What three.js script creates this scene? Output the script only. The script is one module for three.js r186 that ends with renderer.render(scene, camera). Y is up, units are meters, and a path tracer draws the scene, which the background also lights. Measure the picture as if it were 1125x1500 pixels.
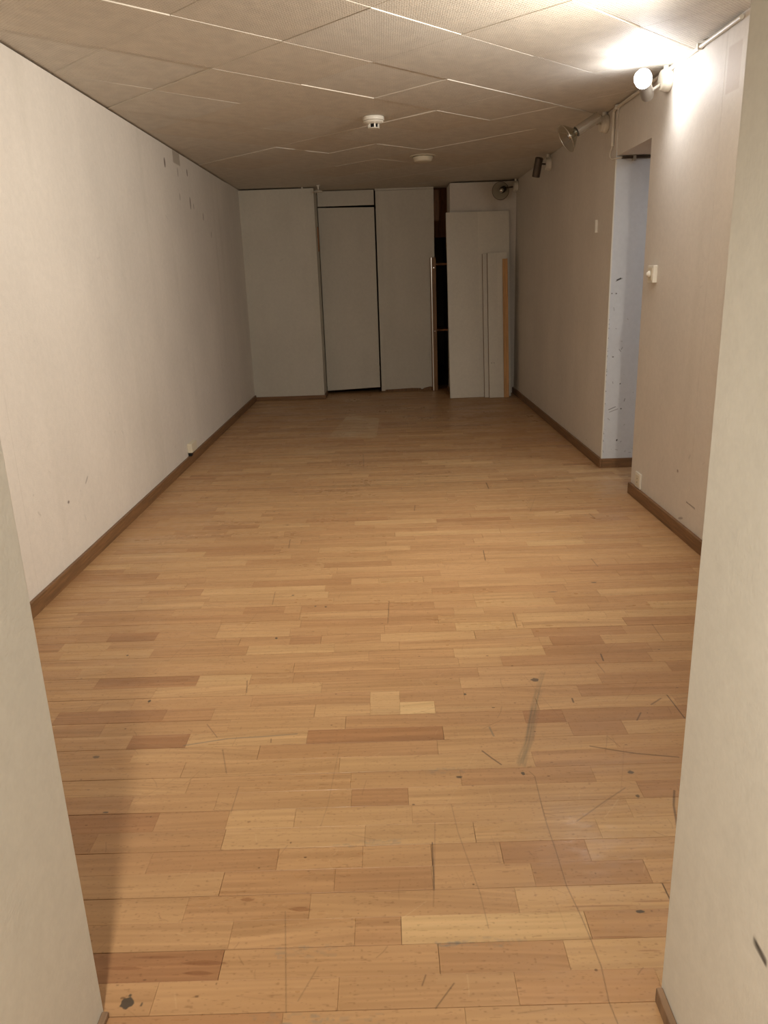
import * as THREE from 'three';
import { RectAreaLightUniformsLib } from 'three/addons/lights/RectAreaLightUniformsLib.js';
import { mergeGeometries } from 'three/addons/utils/BufferGeometryUtils.js';
import { RoundedBoxGeometry } from 'three/addons/geometries/RoundedBoxGeometry.js';

// ---------------------------------------------------------------- camera, light, exposure
const scene = new THREE.Scene();
const camera = new THREE.PerspectiveCamera(67.23, 1125 / 1500, 0.05, 60);
camera.position.set(0, 1.2, 0);
camera.rotation.set(-0.29321, 0.00684, -0.03478, 'YXZ');
const renderer = new THREE.WebGLRenderer({ antialias: true });
renderer.toneMapping = THREE.LinearToneMapping;
renderer.toneMappingExposure = 0.87;
renderer.shadowMap.enabled = true;
RectAreaLightUniformsLib.init();
scene.background = new THREE.Color(0x000000);
const BULB_LIGHT = { color: new THREE.Color().setRGB(0.95, 0.96, 1), spot: 1.0, glow: 0.5, hidden: 16.5, warm: new THREE.Color().setRGB(1, 0.94, 0.84) };        // the lit wall spotlight
const CORRIDOR_LIGHT = { color: new THREE.Color().setRGB(1, 0.91, 0.78), spot: 12.5 };   // the lamp behind the photographer
const SIDE_LIGHT = { color: new THREE.Color().setRGB(0.8, 0.88, 1), intensity: 5.4 };            // cool panel in the side room

// ---------------------------------------------------------------- room dimensions (metres)
const XL = -1.39, XR = 1.367, ZB = -8.225, H = 2.1, ZD = -8.58;   // side walls, back columns, ceiling, closet doors
const ZF = -1.03, JL = -0.522, JR = 0.44;                         // plane and sides of the opening the camera looks through
const OZ0 = -4.803, OZ1 = -4.2, OTOP = 1.832, WT = 0.22;          // opening in the right wall

// ---------------------------------------------------------------- helpers
function rng(seed) { let s = seed >>> 0; return () => { s = (s + 0x6d2b79f5) | 0; let t = Math.imul(s ^ (s >>> 15), 1 | s); t = (t + Math.imul(t ^ (t >>> 7), 61 | t)) ^ t; return ((t ^ (t >>> 14)) >>> 0) / 4294967296; }; }
const clamp = (v, a, b) => Math.min(b, Math.max(a, v));
function hash2(x, y) { let h = Math.imul(x | 0, 374761393) ^ Math.imul(y | 0, 668265263); h = Math.imul(h ^ (h >>> 13), 1274126177); return ((h ^ (h >>> 16)) >>> 0) / 4294967296; }
function vnoise(x, y) {
  const xi = Math.floor(x), yi = Math.floor(y), fx = x - xi, fy = y - yi, u = fx * fx * (3 - 2 * fx), v = fy * fy * (3 - 2 * fy);
  const a = hash2(xi, yi), b = hash2(xi + 1, yi), c = hash2(xi, yi + 1), d = hash2(xi + 1, yi + 1);
  return a + (b - a) * u + (c - a) * v + (a - b - c + d) * u * v;
}
const taken = {};
function numbered(n) { const k = taken[n] = (taken[n] ?? -1) + 1; return k ? n + '_' + String(k).padStart(3, '0') : n; }
function shade(o) { o.traverse((m) => { if (m.isMesh) { m.castShadow = true; m.receiveShadow = true; } }); return o; }
function mesh(name, geo, mat, parent) { const m = new THREE.Mesh(geo, mat); m.name = name; m.castShadow = m.receiveShadow = true; if (parent) parent.add(m); return m; }
function thing(name, label, category, pos = [0, 0, 0], group) {
  const g = new THREE.Group(); g.name = numbered(name); g.position.set(...pos); g.userData = { label, category };
  if (group) g.userData.group = group;
  scene.add(g); return g;
}
function structure(name, label, geo, mat) {
  const o = geo ? mesh(numbered(name), geo, mat) : new THREE.Group();
  o.name = geo ? o.name : numbered(name); o.userData = { kind: 'structure', label }; scene.add(o); return o;
}
// box given by its limits, uv in metres on every side
function uvMetres(g) {
  const p = g.attributes.position, n = g.attributes.normal, uv = new Float32Array(p.count * 2);
  for (let i = 0; i < p.count; i++) {
    const ax = Math.abs(n.getX(i)), ay = Math.abs(n.getY(i)), az = Math.abs(n.getZ(i));
    let u, v;
    if (ax >= ay && ax >= az) { u = p.getZ(i); v = p.getY(i); } else if (ay >= az) { u = p.getX(i); v = p.getZ(i); } else { u = p.getX(i); v = p.getY(i); }
    uv[2 * i] = u; uv[2 * i + 1] = v;
  }
  g.setAttribute('uv', new THREE.BufferAttribute(uv, 2)); return g;
}
function box(x0, x1, y0, y1, z0, z1, round = 0) {
  const w = x1 - x0, h = y1 - y0, d = z1 - z0;
  const g = round ? new RoundedBoxGeometry(w, h, d, 2, round) : new THREE.BoxGeometry(w, h, d);
  g.translate((x0 + x1) / 2, (y0 + y1) / 2, (z0 + z1) / 2); return uvMetres(g.index ? g.toNonIndexed() : g);
}
const V = (x, y, z) => new THREE.Vector3(x, y, z);
function rod(a, b, r, seg = 20) {
  const d = b.clone().sub(a), g = new THREE.CylinderGeometry(r, r, d.length(), seg);
  g.applyQuaternion(new THREE.Quaternion().setFromUnitVectors(V(0, 1, 0), d.clone().normalize()));
  g.translate((a.x + b.x) / 2, (a.y + b.y) / 2, (a.z + b.z) / 2); return g;
}
function lathe(profile, seg = 36) { return new THREE.LatheGeometry(profile.map(([r, y]) => new THREE.Vector2(r, y)), seg); }
function along(g, at, dir) { g.applyQuaternion(new THREE.Quaternion().setFromUnitVectors(V(0, 1, 0), dir.clone().normalize())); g.translate(at.x, at.y, at.z); return g; }
function canvas(w, h) { const c = document.createElement('canvas'); c.width = w; c.height = h; return [c, c.getContext('2d')]; }
function canvasTexture(c, srgb = true) { const t = new THREE.CanvasTexture(c); if (srgb) t.colorSpace = THREE.SRGBColorSpace; t.wrapS = t.wrapT = THREE.RepeatWrapping; t.magFilter = THREE.LinearFilter; t.anisotropy = 8; return t; }
// uv in metres -> a texture covering [u0,u1] x [v0,v1]
function fit(t, u0, u1, v0, v1) { t.repeat.set(1 / (u1 - u0), 1 / (v1 - v0)); t.offset.set(-u0 / (u1 - u0), -v0 / (v1 - v0)); return t; }
const std = (o) => new THREE.MeshStandardMaterial(o);

// ---------------------------------------------------------------- materials
// painted wallpaper: faint mottling, vertical brush streaks; marks are drawn on top by each wall
function wallCanvas(w, h, base, seed, pxm, marks) {
  const [c, g] = canvas(w, h); const im = g.createImageData(w, h), d = im.data;
  for (let y = 0; y < h; y++) for (let x = 0; x < w; x++) {
    const mx = x / pxm, my = y / pxm;
    const n = (vnoise(mx * 2.2 + seed, my * 1.4 + seed) - 0.5) * 0.035 + (vnoise(mx * 14 + seed, my * 3.2) - 0.5) * 0.012 + (vnoise(mx * 5 + seed, my * 4 + 3) - 0.5) * 0.025 + (vnoise(mx * 60, my * 55 + seed) - 0.5) * 0.022 + (hash2(x + seed * 7, y) - 0.5) * 0.02;
    const dirt = clamp(vnoise(mx * 9 + 31 + seed, my * 1.1 + 5) - 0.72, 0, 1) * 0.1 * vnoise(mx * 1.1 + seed, my * 0.9 + 9);
    const i = 4 * (y * w + x), k = 1 + n - dirt;
    d[i] = base[0] * k; d[i + 1] = base[1] * k; d[i + 2] = base[2] * (k - dirt * 0.2); d[i + 3] = 255;
  }
  g.putImageData(im, 0, 0); if (marks) marks(g); return c;
}
const WALL = [222, 215, 205];
function scuffs(g, r, n, w, h, pxm, y0, y1, alpha) {      // small dents and rubbed marks at random places
  for (let i = 0; i < n; i++) {
    const x = r() * w, y = y0 + r() * (y1 - y0), l = (0.005 + r() * r() * 0.05) * pxm, a = (r() - 0.5) * 1.6 + (r() < 0.3 ? 1.5 : 0);
    g.strokeStyle = `rgba(${r() < 0.5 ? '90,80,70' : '120,112,104'},${alpha * (0.3 + r())})`; g.lineWidth = 0.6 + r() * 1.4; g.beginPath(); g.moveTo(x, y); g.lineTo(x + Math.cos(a) * l, y + Math.sin(a) * l); g.stroke();
  }
}
const PXM = 250;
const WALL_Z0 = -8.7, WALL_Z1 = -0.6;   // length of the side-wall textures along z
const wallW = Math.round((WALL_Z1 - WALL_Z0) * PXM), wallH = Math.round(2.2 * PXM);
const wx = (z) => (z - WALL_Z0) * PXM, wy = (y) => (2.2 - y) * PXM;
function mark(g, z, y, w, h, col, rot = 0) { g.save(); g.translate(wx(z), wy(y)); g.rotate(rot); g.fillStyle = col; g.beginPath(); g.ellipse(0, 0, w * PXM / 2, h * PXM / 2, 0, 0, 7); g.fill(); g.restore(); }
const leftCanvas = wallCanvas(wallW, wallH, WALL, 3, PXM, (g) => {
  g.fillStyle = 'rgba(120,104,86,0.4)'; g.fillRect(wx(-5.9), wy(2.09), 0.19 * PXM, 0.08 * PXM);                 // old paint patch under the ceiling
  mark(g, -5.48, 1.978, 0.035, 0.06, 'rgba(80,66,54,0.65)'); mark(g, -6.09, 1.99, 0.03, 0.05, 'rgba(80,66,54,0.55)'); mark(g, -5.81, 1.96, 0.02, 0.06, 'rgba(90,76,62,0.4)');
  mark(g, -6.1, 1.784, 0.03, 0.09, 'rgba(80,66,54,0.55)'); mark(g, -6.2, 1.77, 0.02, 0.04, 'rgba(80,66,54,0.35)'); mark(g, -5.8, 1.8, 0.02, 0.05, 'rgba(80,66,54,0.3)'); mark(g, -6.5, 1.72, 0.025, 0.06, 'rgba(80,66,54,0.4)'); mark(g, -6.75, 1.6, 0.02, 0.05, 'rgba(80,66,54,0.3)');
  mark(g, -3.22, 0.32, 0.02, 0.012, 'rgba(70,60,52,0.6)'); mark(g, -3.45, 0.36, 0.05, 0.01, 'rgba(100,92,84,0.4)', 0.6);
  scuffs(g, rng(5), 90, wallW, wallH, PXM, wallH * 0.7, wallH * 0.98, 0.16); scuffs(g, rng(6), 60, wallW, wallH, PXM, wallH * 0.1, wallH * 0.9, 0.1);
});
const rightCanvas = wallCanvas(wallW, wallH, WALL, 11, PXM, (g) => {
  // right wall is seen from the other side: z still runs along u
  g.fillStyle = 'rgba(196,182,170,0.55)'; g.fillRect(wx(-3.35), wy(2.01), 0.12 * PXM, 0.165 * PXM);             // filler patch
  g.strokeStyle = 'rgba(70,60,50,0.7)'; g.lineWidth = 1.2; g.beginPath(); g.moveTo(wx(-3.4), wy(0.175)); g.lineTo(wx(-3.296), wy(0.172)); g.stroke();
  mark(g, -3.53, 0.289, 0.02, 0.014, 'rgba(90,70,60,0.5)'); mark(g, -3.45, 0.08, 0.06, 0.01, 'rgba(100,80,70,0.4)', -0.3);
  scuffs(g, rng(15), 50, wallW, wallH, PXM, wallH * 0.75, wallH * 0.98, 0.15); scuffs(g, rng(16), 50, wallW, wallH, PXM, wallH * 0.1, wallH * 0.9, 0.08);
});
const fabricBump = (() => {   // woven wallpaper relief
  const [c, g] = canvas(512, 512), im = g.createImageData(512, 512);
  for (let y = 0; y < 512; y++) for (let x = 0; x < 512; x++) { const v = 128 + 60 * (vnoise(x / 2.2, y / 7) - 0.5) + 60 * (vnoise(x / 7 + 9, y / 2.2) - 0.5) + 40 * (hash2(x, y) - 0.5), i = 4 * (y * 512 + x); im.data[i] = im.data[i + 1] = im.data[i + 2] = v; im.data[i + 3] = 255; }
  g.putImageData(im, 0, 0); return canvasTexture(c, false);
})();
fabricBump.repeat.set(1.6, 1.6);
const M = {};
M.wallLeft = std({ map: fit(canvasTexture(leftCanvas), WALL_Z0, WALL_Z1, 0, 2.2), bumpMap: fabricBump, bumpScale: 0.0008, roughness: 0.75 });
M.wallRight = std({ map: fit(canvasTexture(rightCanvas), WALL_Z0, WALL_Z1, 0, 2.2), bumpMap: fabricBump, bumpScale: 0.0008, roughness: 0.62 });
const plainCanvas = wallCanvas(512, 512, WALL, 21, 200, (g) => scuffs(g, rng(22), 10, 512, 512, 200, 0, 512, 0.06));
const plainTex = fit(canvasTexture(plainCanvas), 0, 2.56, 0, 2.56);
M.wallPlain = std({ map: plainTex, bumpMap: fabricBump, bumpScale: 0.0006, roughness: 0.7 });
M.jamb = std({ map: fit(canvasTexture(wallCanvas(512, 512, [218, 216, 207], 27, 200, (g) => {
  g.strokeStyle = 'rgba(50,46,42,0.85)'; g.lineWidth = 1.6; g.beginPath(); const jx = (z) => ((z + 2.56) / 2.56) * 512, jy = (y) => (2.56 - y) / 2.56 * 512;
  g.moveTo(jx(-0.768), jy(0.392)); g.lineTo(jx(-0.735), jy(0.389)); g.stroke(); scuffs(g, rng(23), 26, 512, 512, 200, 0, 512, 0.12);
})), -2.56, 0, 0, 2.56), bumpMap: fabricBump, bumpScale: 0.0007, roughness: 0.7 });
M.reveal = std({ map: fit(canvasTexture(wallCanvas(256, 1024, [212, 214, 216], 31, 500, (g) => {
  const rx = (x) => (x - 1.3) / 0.5 * 256, ry = (y) => (2 - y) / 2 * 1024, r = rng(33);
  const tick = (x, y, l, a, w, al) => { g.strokeStyle = `rgba(48,44,42,${al})`; g.lineWidth = w; g.beginPath(); g.moveTo(rx(x), ry(y)); g.lineTo(rx(x) + Math.cos(a) * l * 500, ry(y) - Math.sin(a) * l * 500); g.stroke(); };
  tick(1.405, 1.148, 0.03, 0.4, 4, 0.9); tick(1.4, 1.142, 0.045, 0.4, 1.5, 0.5); tick(1.378, 1.073, 0.006, 0, 3, 0.8); tick(1.403, 1.072, 0.008, 0, 3, 0.8); tick(1.402, 0.697, 0.01, 0, 3, 0.7); tick(1.458, 0.528, 0.008, 1, 3, 0.7);
  tick(1.395, 0.37, 0.05, 0.4, 2, 0.6); tick(1.40, 0.355, 0.06, 0.35, 1.5, 0.5); tick(1.47, 0.375, 0.008, 0, 3, 0.8); tick(1.456, 0.17, 0.012, 1.2, 4, 0.8); tick(1.49, 0.42, 0.02, 1.3, 2, 0.5);
  for (let i = 0; i < 24; i++) tick(1.37 + r() * 0.2, 0.08 + r() * r() * 1.1, 0.004 + r() * 0.02, r() * 3, 0.8 + r() * 1.5, 0.12 + r() * 0.3);
  for (let i = 0; i < 26; i++) tick(1.369 + r() * 0.006, 0.08 + r() * 0.9, 0.012 * r(), 1.57, 2.5, 0.5);
})), 1.3, 1.8, 0, 2), roughness: 0.7, bumpMap: fabricBump, bumpScale: 0.0006 });
M.closet = std({ map: fit(canvasTexture(wallCanvas(512, 512, [206, 200, 186], 41, 200, (g) => scuffs(g, rng(42), 8, 512, 512, 200, 0, 512, 0.1))), 0, 2.56, 0, 2.56), roughness: 0.7 });
M.board = std({ map: fit(canvasTexture(wallCanvas(512, 512, [226, 221, 208], 45, 200, (g) => scuffs(g, rng(46), 14, 512, 512, 200, 0, 512, 0.1))), 0, 2.56, 0, 2.56), roughness: 0.55 });
M.rawBoard = std({ color: 0x86705a, roughness: 0.95 });
function woodTexture(base, seed, contrast, w = 256, h = 512) {   // grain runs along v
  const [c, g] = canvas(w, h), im = g.createImageData(w, h);
  for (let y = 0; y < h; y++) for (let x = 0; x < w; x++) {
    const n = (vnoise(x / 5 + seed + 2.5 * vnoise(x / 40, y / 160), y / 120) - 0.5) * contrast + (vnoise(x / 1.6, y / 30 + seed) - 0.5) * contrast * 0.6, i = 4 * (y * w + x);
    for (let k = 0; k < 3; k++) im.data[i + k] = base[k] * (1 + n); im.data[i + 3] = 255;
  }
  g.putImageData(im, 0, 0); return canvasTexture(c);
}
function baseboardTexture() {  // grain along u
  const [c, g] = canvas(1024, 128), im = g.createImageData(1024, 128);
  for (let y = 0; y < 128; y++) for (let x = 0; x < 1024; x++) { const n = (vnoise(x / 90, y / 5) - 0.5) * 0.22 + (vnoise(x / 25, y / 1.7 + 4) - 0.5) * 0.12, i = 4 * (y * 1024 + x); im.data[i] = 124 * (1 + n); im.data[i + 1] = 91 * (1 + n); im.data[i + 2] = 60 * (1 + n); im.data[i + 3] = 255; }
  g.putImageData(im, 0, 0); const r = rng(8);
  for (let i = 0; i < 30; i++) { g.fillStyle = `rgba(${r() < 0.5 ? '60,40,24' : '190,165,130'},${0.2 + r() * 0.3})`; g.fillRect(r() * 1024, r() * 128, 1 + r() * 8, 1 + r() * 3); }
  const t = canvasTexture(c); t.repeat.set(0.7, 5); return t;
}
M.baseboard = std({ map: baseboardTexture(), roughness: 0.5 });
M.greyWood = std({ map: woodTexture([134, 108, 84], 5, 0.25), roughness: 0.55 });
M.brownWood = std({ map: woodTexture([128, 92, 54], 3, 0.3), roughness: 0.55 }); M.brownWood.map.repeat.set(3, 1);
M.pine = std({ map: woodTexture([206, 158, 104], 7, 0.2), roughness: 0.6 }); M.pine.map.repeat.set(4, 1);
M.shelf = std({ map: woodTexture([150, 104, 66], 9, 0.25), roughness: 0.6 });
M.white = std({ color: 0xe4dfd2, roughness: 0.45 });
M.yellowed = std({ color: 0xdcd3bd, roughness: 0.45 });
M.chrome = std({ color: 0xd6d3cc, metalness: 0.85, roughness: 0.26 });
M.brushed = std({ color: 0xbdbab4, metalness: 0.6, roughness: 0.42 });
M.gunmetal = std({ color: 0x5b5148, metalness: 0.7, roughness: 0.45 });
M.black = std({ color: 0x0c0b0a, roughness: 0.7 });
M.glass = new THREE.MeshPhysicalMaterial({ color: 0xd8d8d0, transmission: 1, thickness: 0, roughness: 0.06, ior: 1.45 });
M.silver = std({ color: 0xe8e6e0, metalness: 1, roughness: 0.12 });
M.aluminium = std({ color: 0xf0ede4, metalness: 0.4, roughness: 0.3 });
M.cable = std({ color: 0xd9d2c4, roughness: 0.5 });
const lit = (c, i) => std({ color: 0xffffff, emissive: c, emissiveIntensity: i, roughness: 0.4 });

// ---------------------------------------------------------------- floor: two-strip beech boards
const FL_ROWS = {"0":[-0.1,-0.442,0,-0.117,0.05,0.197,-0.4,0.449,0.4],"1":[-1.2,-0.337,0,0.065,-0.3,0.3,0.7],"2":[0.1,-0.332,0,-0.092,-0.3,-0.003,1.2,0.356,-0.2],"3":[0.2,-0.435,-0.2,-0.185,0.15,0.231,0.6,0.533,0.2],"4":[0.2,-0.376,-0.3,-0.139,-0.4,0.065,0.1,0.276,-0.4,0.515,0.2],"5":[-0.2,-0.547,-0.4,-0.267,0,-0.082,0.1,0.068,0.1,0.22,-0.6,0.407,0.3],"6":[-0.6,-0.693,-0.2,-0.399,0.6,-0.078,0.6,0.169,0.5,0.449,0.8],"7":[-1.0,-0.569,-0.2,-0.402,0.6,-0.244,0.5,0.031,0.4,0.338,0.5,0.538,0.6],"8":[-0.4,-0.651,0.1,-0.442,0.2,-0.114,-0.5,0.024,0.4,0.584,-0.5],"9":[0.3,-0.526,0.1,-0.118,0.2,0.158,-0.2,0.489,0.1],"10":[0.1,-0.556,0.3,-0.15,0.6,0.352,-0.2],"11":[0,-0.707,0.3,-0.37,-0.2,0.109,0.3,0.581,0],"12":[0,-0.737,-1.2,-0.576,0.6,-0.246,-1.0,0.129,0.2,0.48,-0.5,0.628,0.5],"13":[0.1,-0.475,0.3,-0.143,-0.2,0.364,-1.0,0.476,-0.5],"14":[0,-0.997,-0.9,-0.676,-0.5,-0.534,0.1,-0.236,0.4,-0.074,0.8,0.013,1.5,0.115,0.1,0.414,0.3],"15":[0,-0.431,-0.1,-0.075,0.8,0.014,-0.1,0.206,0,0.552,-0.5],"16":[0.1,-0.744,0.4,-0.459,0.5,-0.226,0.1,0.202,0.2,0.633,-0.4],"17":[0,-0.948,-0.9,-0.624,0.7,-0.457,-0.1,-0.32,-0.2,0.265,0.1,0.867,-0.5],"18":[-0.2,-1.03,0.3,-0.936,0,-0.327,-0.1,0.017,0.1,0.21,0.2,0.454,0.2,0.672,0],"19":[0,-0.929,0.1,-0.556,0.1,-0.084,-0.1,0.201,0.6,0.501,-0.5,0.853,-0.1]};
const FL_OVER = [[22,-1.02,-0.848,-0.9],[21,-1.185,-0.997,0.5],[20,-1.139,-0.829,0.4],[21,-1.247,-1.165,-0.5],[20,-0.501,-0.202,0.6],[20,-0.829,-0.501,-0.3],[22,-0.634,-0.369,0.4],[25,-0.57,-0.413,-0.5],[25,0.321,0.621,0.5],[22,0.224,0.444,0.8],[23,0.455,0.78,0.6],[20,0.538,0.713,-0.8],[24,-0.012,0.231,-0.3],[18,0.35,0.831,-0.5],[21,-0.361,-0.253,-0.5],[29,-0.052,0.133,0.3],[35,-0.867,-0.515,-0.4]];
const FL_SCR = [[[[0.332,-1.67],[0.342,-1.65],[0.336,-1.514],[0.336,-1.467],[0.338,-1.39],[0.338,-1.286],[0.348,-1.208],[0.352,-1.164],[0.356,-1.092],[0.35,-1.022],[0.353,-0.981]],0.0018,0,0.62],[[[0.125,-1.553],[0.132,-1.455],[0.143,-1.382],[0.16,-1.271],[0.165,-1.185]],0.0015,0,0.4],[[[0.512,-1.77],[0.569,-1.749],[0.623,-1.731],[0.723,-1.71]],0.006,0,0.55],[[[0.225,-1.764],[0.245,-1.732],[0.266,-1.702]],0.005,0,0.7],[[[0.801,-2.015],[0.803,-1.969],[0.806,-1.889]],0.004,0,0.8],[[[0.672,-1.886],[0.695,-1.924]],0.005,0,0.6],[[[0.738,-1.965],[0.777,-1.997]],0.006,0,0.5],[[[0.521,-2.012],[0.52,-1.99]],0.006,0,0.8],[[[0.664,-1.578],[0.643,-1.524],[0.625,-1.452]],0.006,0,0.6],[[[0.406,-1.48],[0.493,-1.55],[0.551,-1.594]],0.004,0,0.35],[[[-0.582,-1.831],[-0.467,-1.858],[-0.37,-1.863],[-0.276,-1.871]],0.006,2,0.6],[[[0.052,-1.019],[0.088,-1.067]],0.003,0,0.55],[[[0.031,-1.064],[0.039,-1.086]],0.003,0,0.5],[[[-0.233,-1.241],[-0.205,-1.019]],0.0016,0,0.5],[[[-0.187,-1.04],[-0.157,-1.11]],0.002,0,0.35],[[[-0.47,-1.806],[-0.439,-1.7]],0.003,0,0.4],[[[-0.397,-1.645],[-0.399,-1.547]],0.002,0,0.5],[[[-0.154,-1.799],[-0.17,-1.561],[-0.181,-1.49]],0.002,0,0.25],[[[-0.54,-1.934],[-0.497,-1.866]],0.003,0,0.5],[[[-0.345,-1.851],[-0.343,-1.832]],0.003,0,0.7],[[[0.259,-1.875],[0.265,-1.831]],0.006,2,0.6],[[[0.649,-2.237],[0.658,-2.16]],0.003,0,0.5],[[[0.679,-2.283],[0.675,-2.236]],0.006,0,0.8],[[[0.145,-4.086],[0.137,-3.981]],0.004,0,0.7],[[[0.594,-4.52],[0.591,-4.377]],0.006,0,0.8],[[[1.043,-4.335],[1.053,-4.258]],0.006,0,0.6],[[[0.837,-4.212],[0.742,-3.887]],0.004,0,0.25],[[[1.04,-3.829],[1.046,-3.733]],0.006,0,0.5],[[[0.425,-3.319],[0.417,-3.185]],0.004,0,0.8],[[[0.878,-3.168],[0.881,-3.068]],0.004,0,0.6],[[[-0.011,-2.775],[-0.018,-2.57]],0.003,0,0.6],[[[0.447,-2.631],[0.441,-2.502]],0.003,0,0.6],[[[0.918,-2.495],[0.914,-2.366]],0.003,0,0.5],[[[-0.466,-2.179],[-0.455,-2.103]],0.003,0,0.6],[[[0.072,-1.425],[0.067,-1.289]],0.003,0,0.85],[[[0.533,-1.286],[0.534,-1.24]],0.003,0,0.85],[[[-0.487,-3.565],[-0.479,-3.435]],0.005,0,0.5],[[[-0.173,-5.439],[-0.159,-5.016]],0.008,0,0.3],[[[-0.473,-2.903],[-0.467,-2.772]],0.003,0,0.5]];
const FL_SMEAR = [[[[0.467,-2.172],[0.432,-2.069],[0.403,-1.974],[0.377,-1.886],[0.356,-1.804],[0.332,-1.743],[0.316,-1.699]],0.02,0.3],[[[0.4,-1.956],[0.356,-1.804]],0.028,0.28]];
const FL_BLOB = [[0.434,-2.127,0.013,0.012,0.6],[-0.488,-1.045,0.012,0.012,0.8],[-0.487,-1.061,0.003,0.003,0.7],[-0.461,-1.043,0.002,0.004,0.6],[0.466,-1.215,0.008,0.004,0.75],[-0.745,-2.072,0.004,0.008,0.7],[0.21,-2.055,0.004,0.006,0.7],[-0.806,-1.79,0.01,0.006,0.5],[0.155,-1.656,0.008,0.005,0.6],[0.315,-1.662,0.005,0.006,0.7],[0.583,-1.654,0.008,0.006,0.6],[0.571,-1.562,0.005,0.006,0.6],[-0.702,-1.561,0.008,0.003,0.6],[-0.412,-2.476,0.005,0.008,0.7],[0.635,-2.811,0.02,0.004,0.5],[-0.296,-2.745,0.004,0.006,0.6],[-0.256,-2.736,0.004,0.006,0.6],[-0.909,-2.38,0.004,0.005,0.6],[-0.396,-2.861,0.006,0.006,0.6],[0.818,-2.895,0.012,0.006,0.6]];
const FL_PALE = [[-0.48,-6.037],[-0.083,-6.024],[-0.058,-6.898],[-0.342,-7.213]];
const FL_SMUDGE = [[0.089,-1.154,0.03,0.25],[-0.193,-1.147,0.06,0.2],[0.167,-1.156,0.05,0.12],[-0.19,-1.002,0.08,0.25],[-0.109,-1.001,0.06,0.2],[0.118,-1.686,0.05,0.2],[-0.1,-1.43,0.05,0.15],[-0.039,-1.434,0.04,0.15]];
const FL_FLAME = [[-0.369,-1.126,0.09,0.012],[-0.376,-1.104,0.06,0.01],[-0.519,-1.119,0.08,0.008],[-0.462,-1.141,0.1,0.006],[-0.315,-1.276,0.03,0.01],[-0.204,-1.247,0.05,0.012],[0.393,-1.232,0.16,0.004],[0.504,-1.24,0.1,0.004],[0.398,-1.157,0.12,0.004],[0.452,-1.124,0.05,0.003]];
const BP = 0.1335, Z0 = -1.02, SW = BP / 2;               // board width, first joint, stave width
const KN = -1, KM = 20, KE = 60;                          // boards -1..19 on the near texture, 20..59 on the far one
const FX0 = -1.42, FX1 = 1.62, FW = FX1 - FX0;
const staveRows = [];                                     // n -> [[x0, x1, tone], ...]
{
  const r = rng(77);
  const fill = (x0, x1) => { const o = []; let x = x0 - r() * 0.4; while (x < x1) { const l = 0.2 + r() * 0.36; const a = Math.max(x, x0), b = Math.min(x + l, x1); if (b - a > 0.012) o.push([a, b, (r() + r() + r() - 1.5) * 0.5 + (r() < 0.08 ? -0.3 : 0) + (r() < 0.06 ? 0.35 : 0)]); x += l; } return o; };
  for (let n = -2; n < KE * 2; n++) {
    let row; const d = FL_ROWS[n];
    if (d) {
      row = []; let x = FX0, t = d[0];
      for (let i = 1; i < d.length; i += 2) { row.push([x, d[i], t]); x = d[i]; t = d[i + 1]; }
      row.push([x, FX1, t]);
      const out = [];                                     // long end pieces are cut to ordinary lengths
      for (const s of row) { if (s[1] - s[0] < 0.62) out.push(s); else if (s[0] === FX0) { for (const p of fill(FX0, s[1] - 0.36)) out.push(p); out.push([Math.max(out.length ? out[out.length - 1][1] : FX0, s[1] - 0.36), s[1], s[2]]); } else if (s[1] === FX1) { out.push([s[0], s[0] + 0.4, s[2]]); for (const p of fill(s[0] + 0.4, FX1)) out.push(p); } else out.push(s); }
      row = out;
    } else row = fill(FX0, FX1);
    for (const [on, a, b, t] of FL_OVER) if (on === n) {
      const out = []; for (const s of row) { if (s[1] <= a || s[0] >= b) { out.push(s); continue; } if (a - s[0] > 0.02) out.push([s[0], a, s[2]]); if (s[1] - b > 0.02) out.push([b, s[1], s[2]]); }
      out.push([a, b, t]); out.sort((p, q) => p[0] - q[0]); row = out;
    }
    staveRows[n + 2] = row;
  }
}
function staveColour(t) {
  const b = [181, 142, 101], d = [145, 100, 67], l = [206, 173, 126], k = t < 0 ? Math.min(1, -t * 0.52) : Math.min(1, t * 0.62), e = t < 0 ? d : l;
  return b.map((v, i) => v + (e[i] - v) * k);
}
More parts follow.
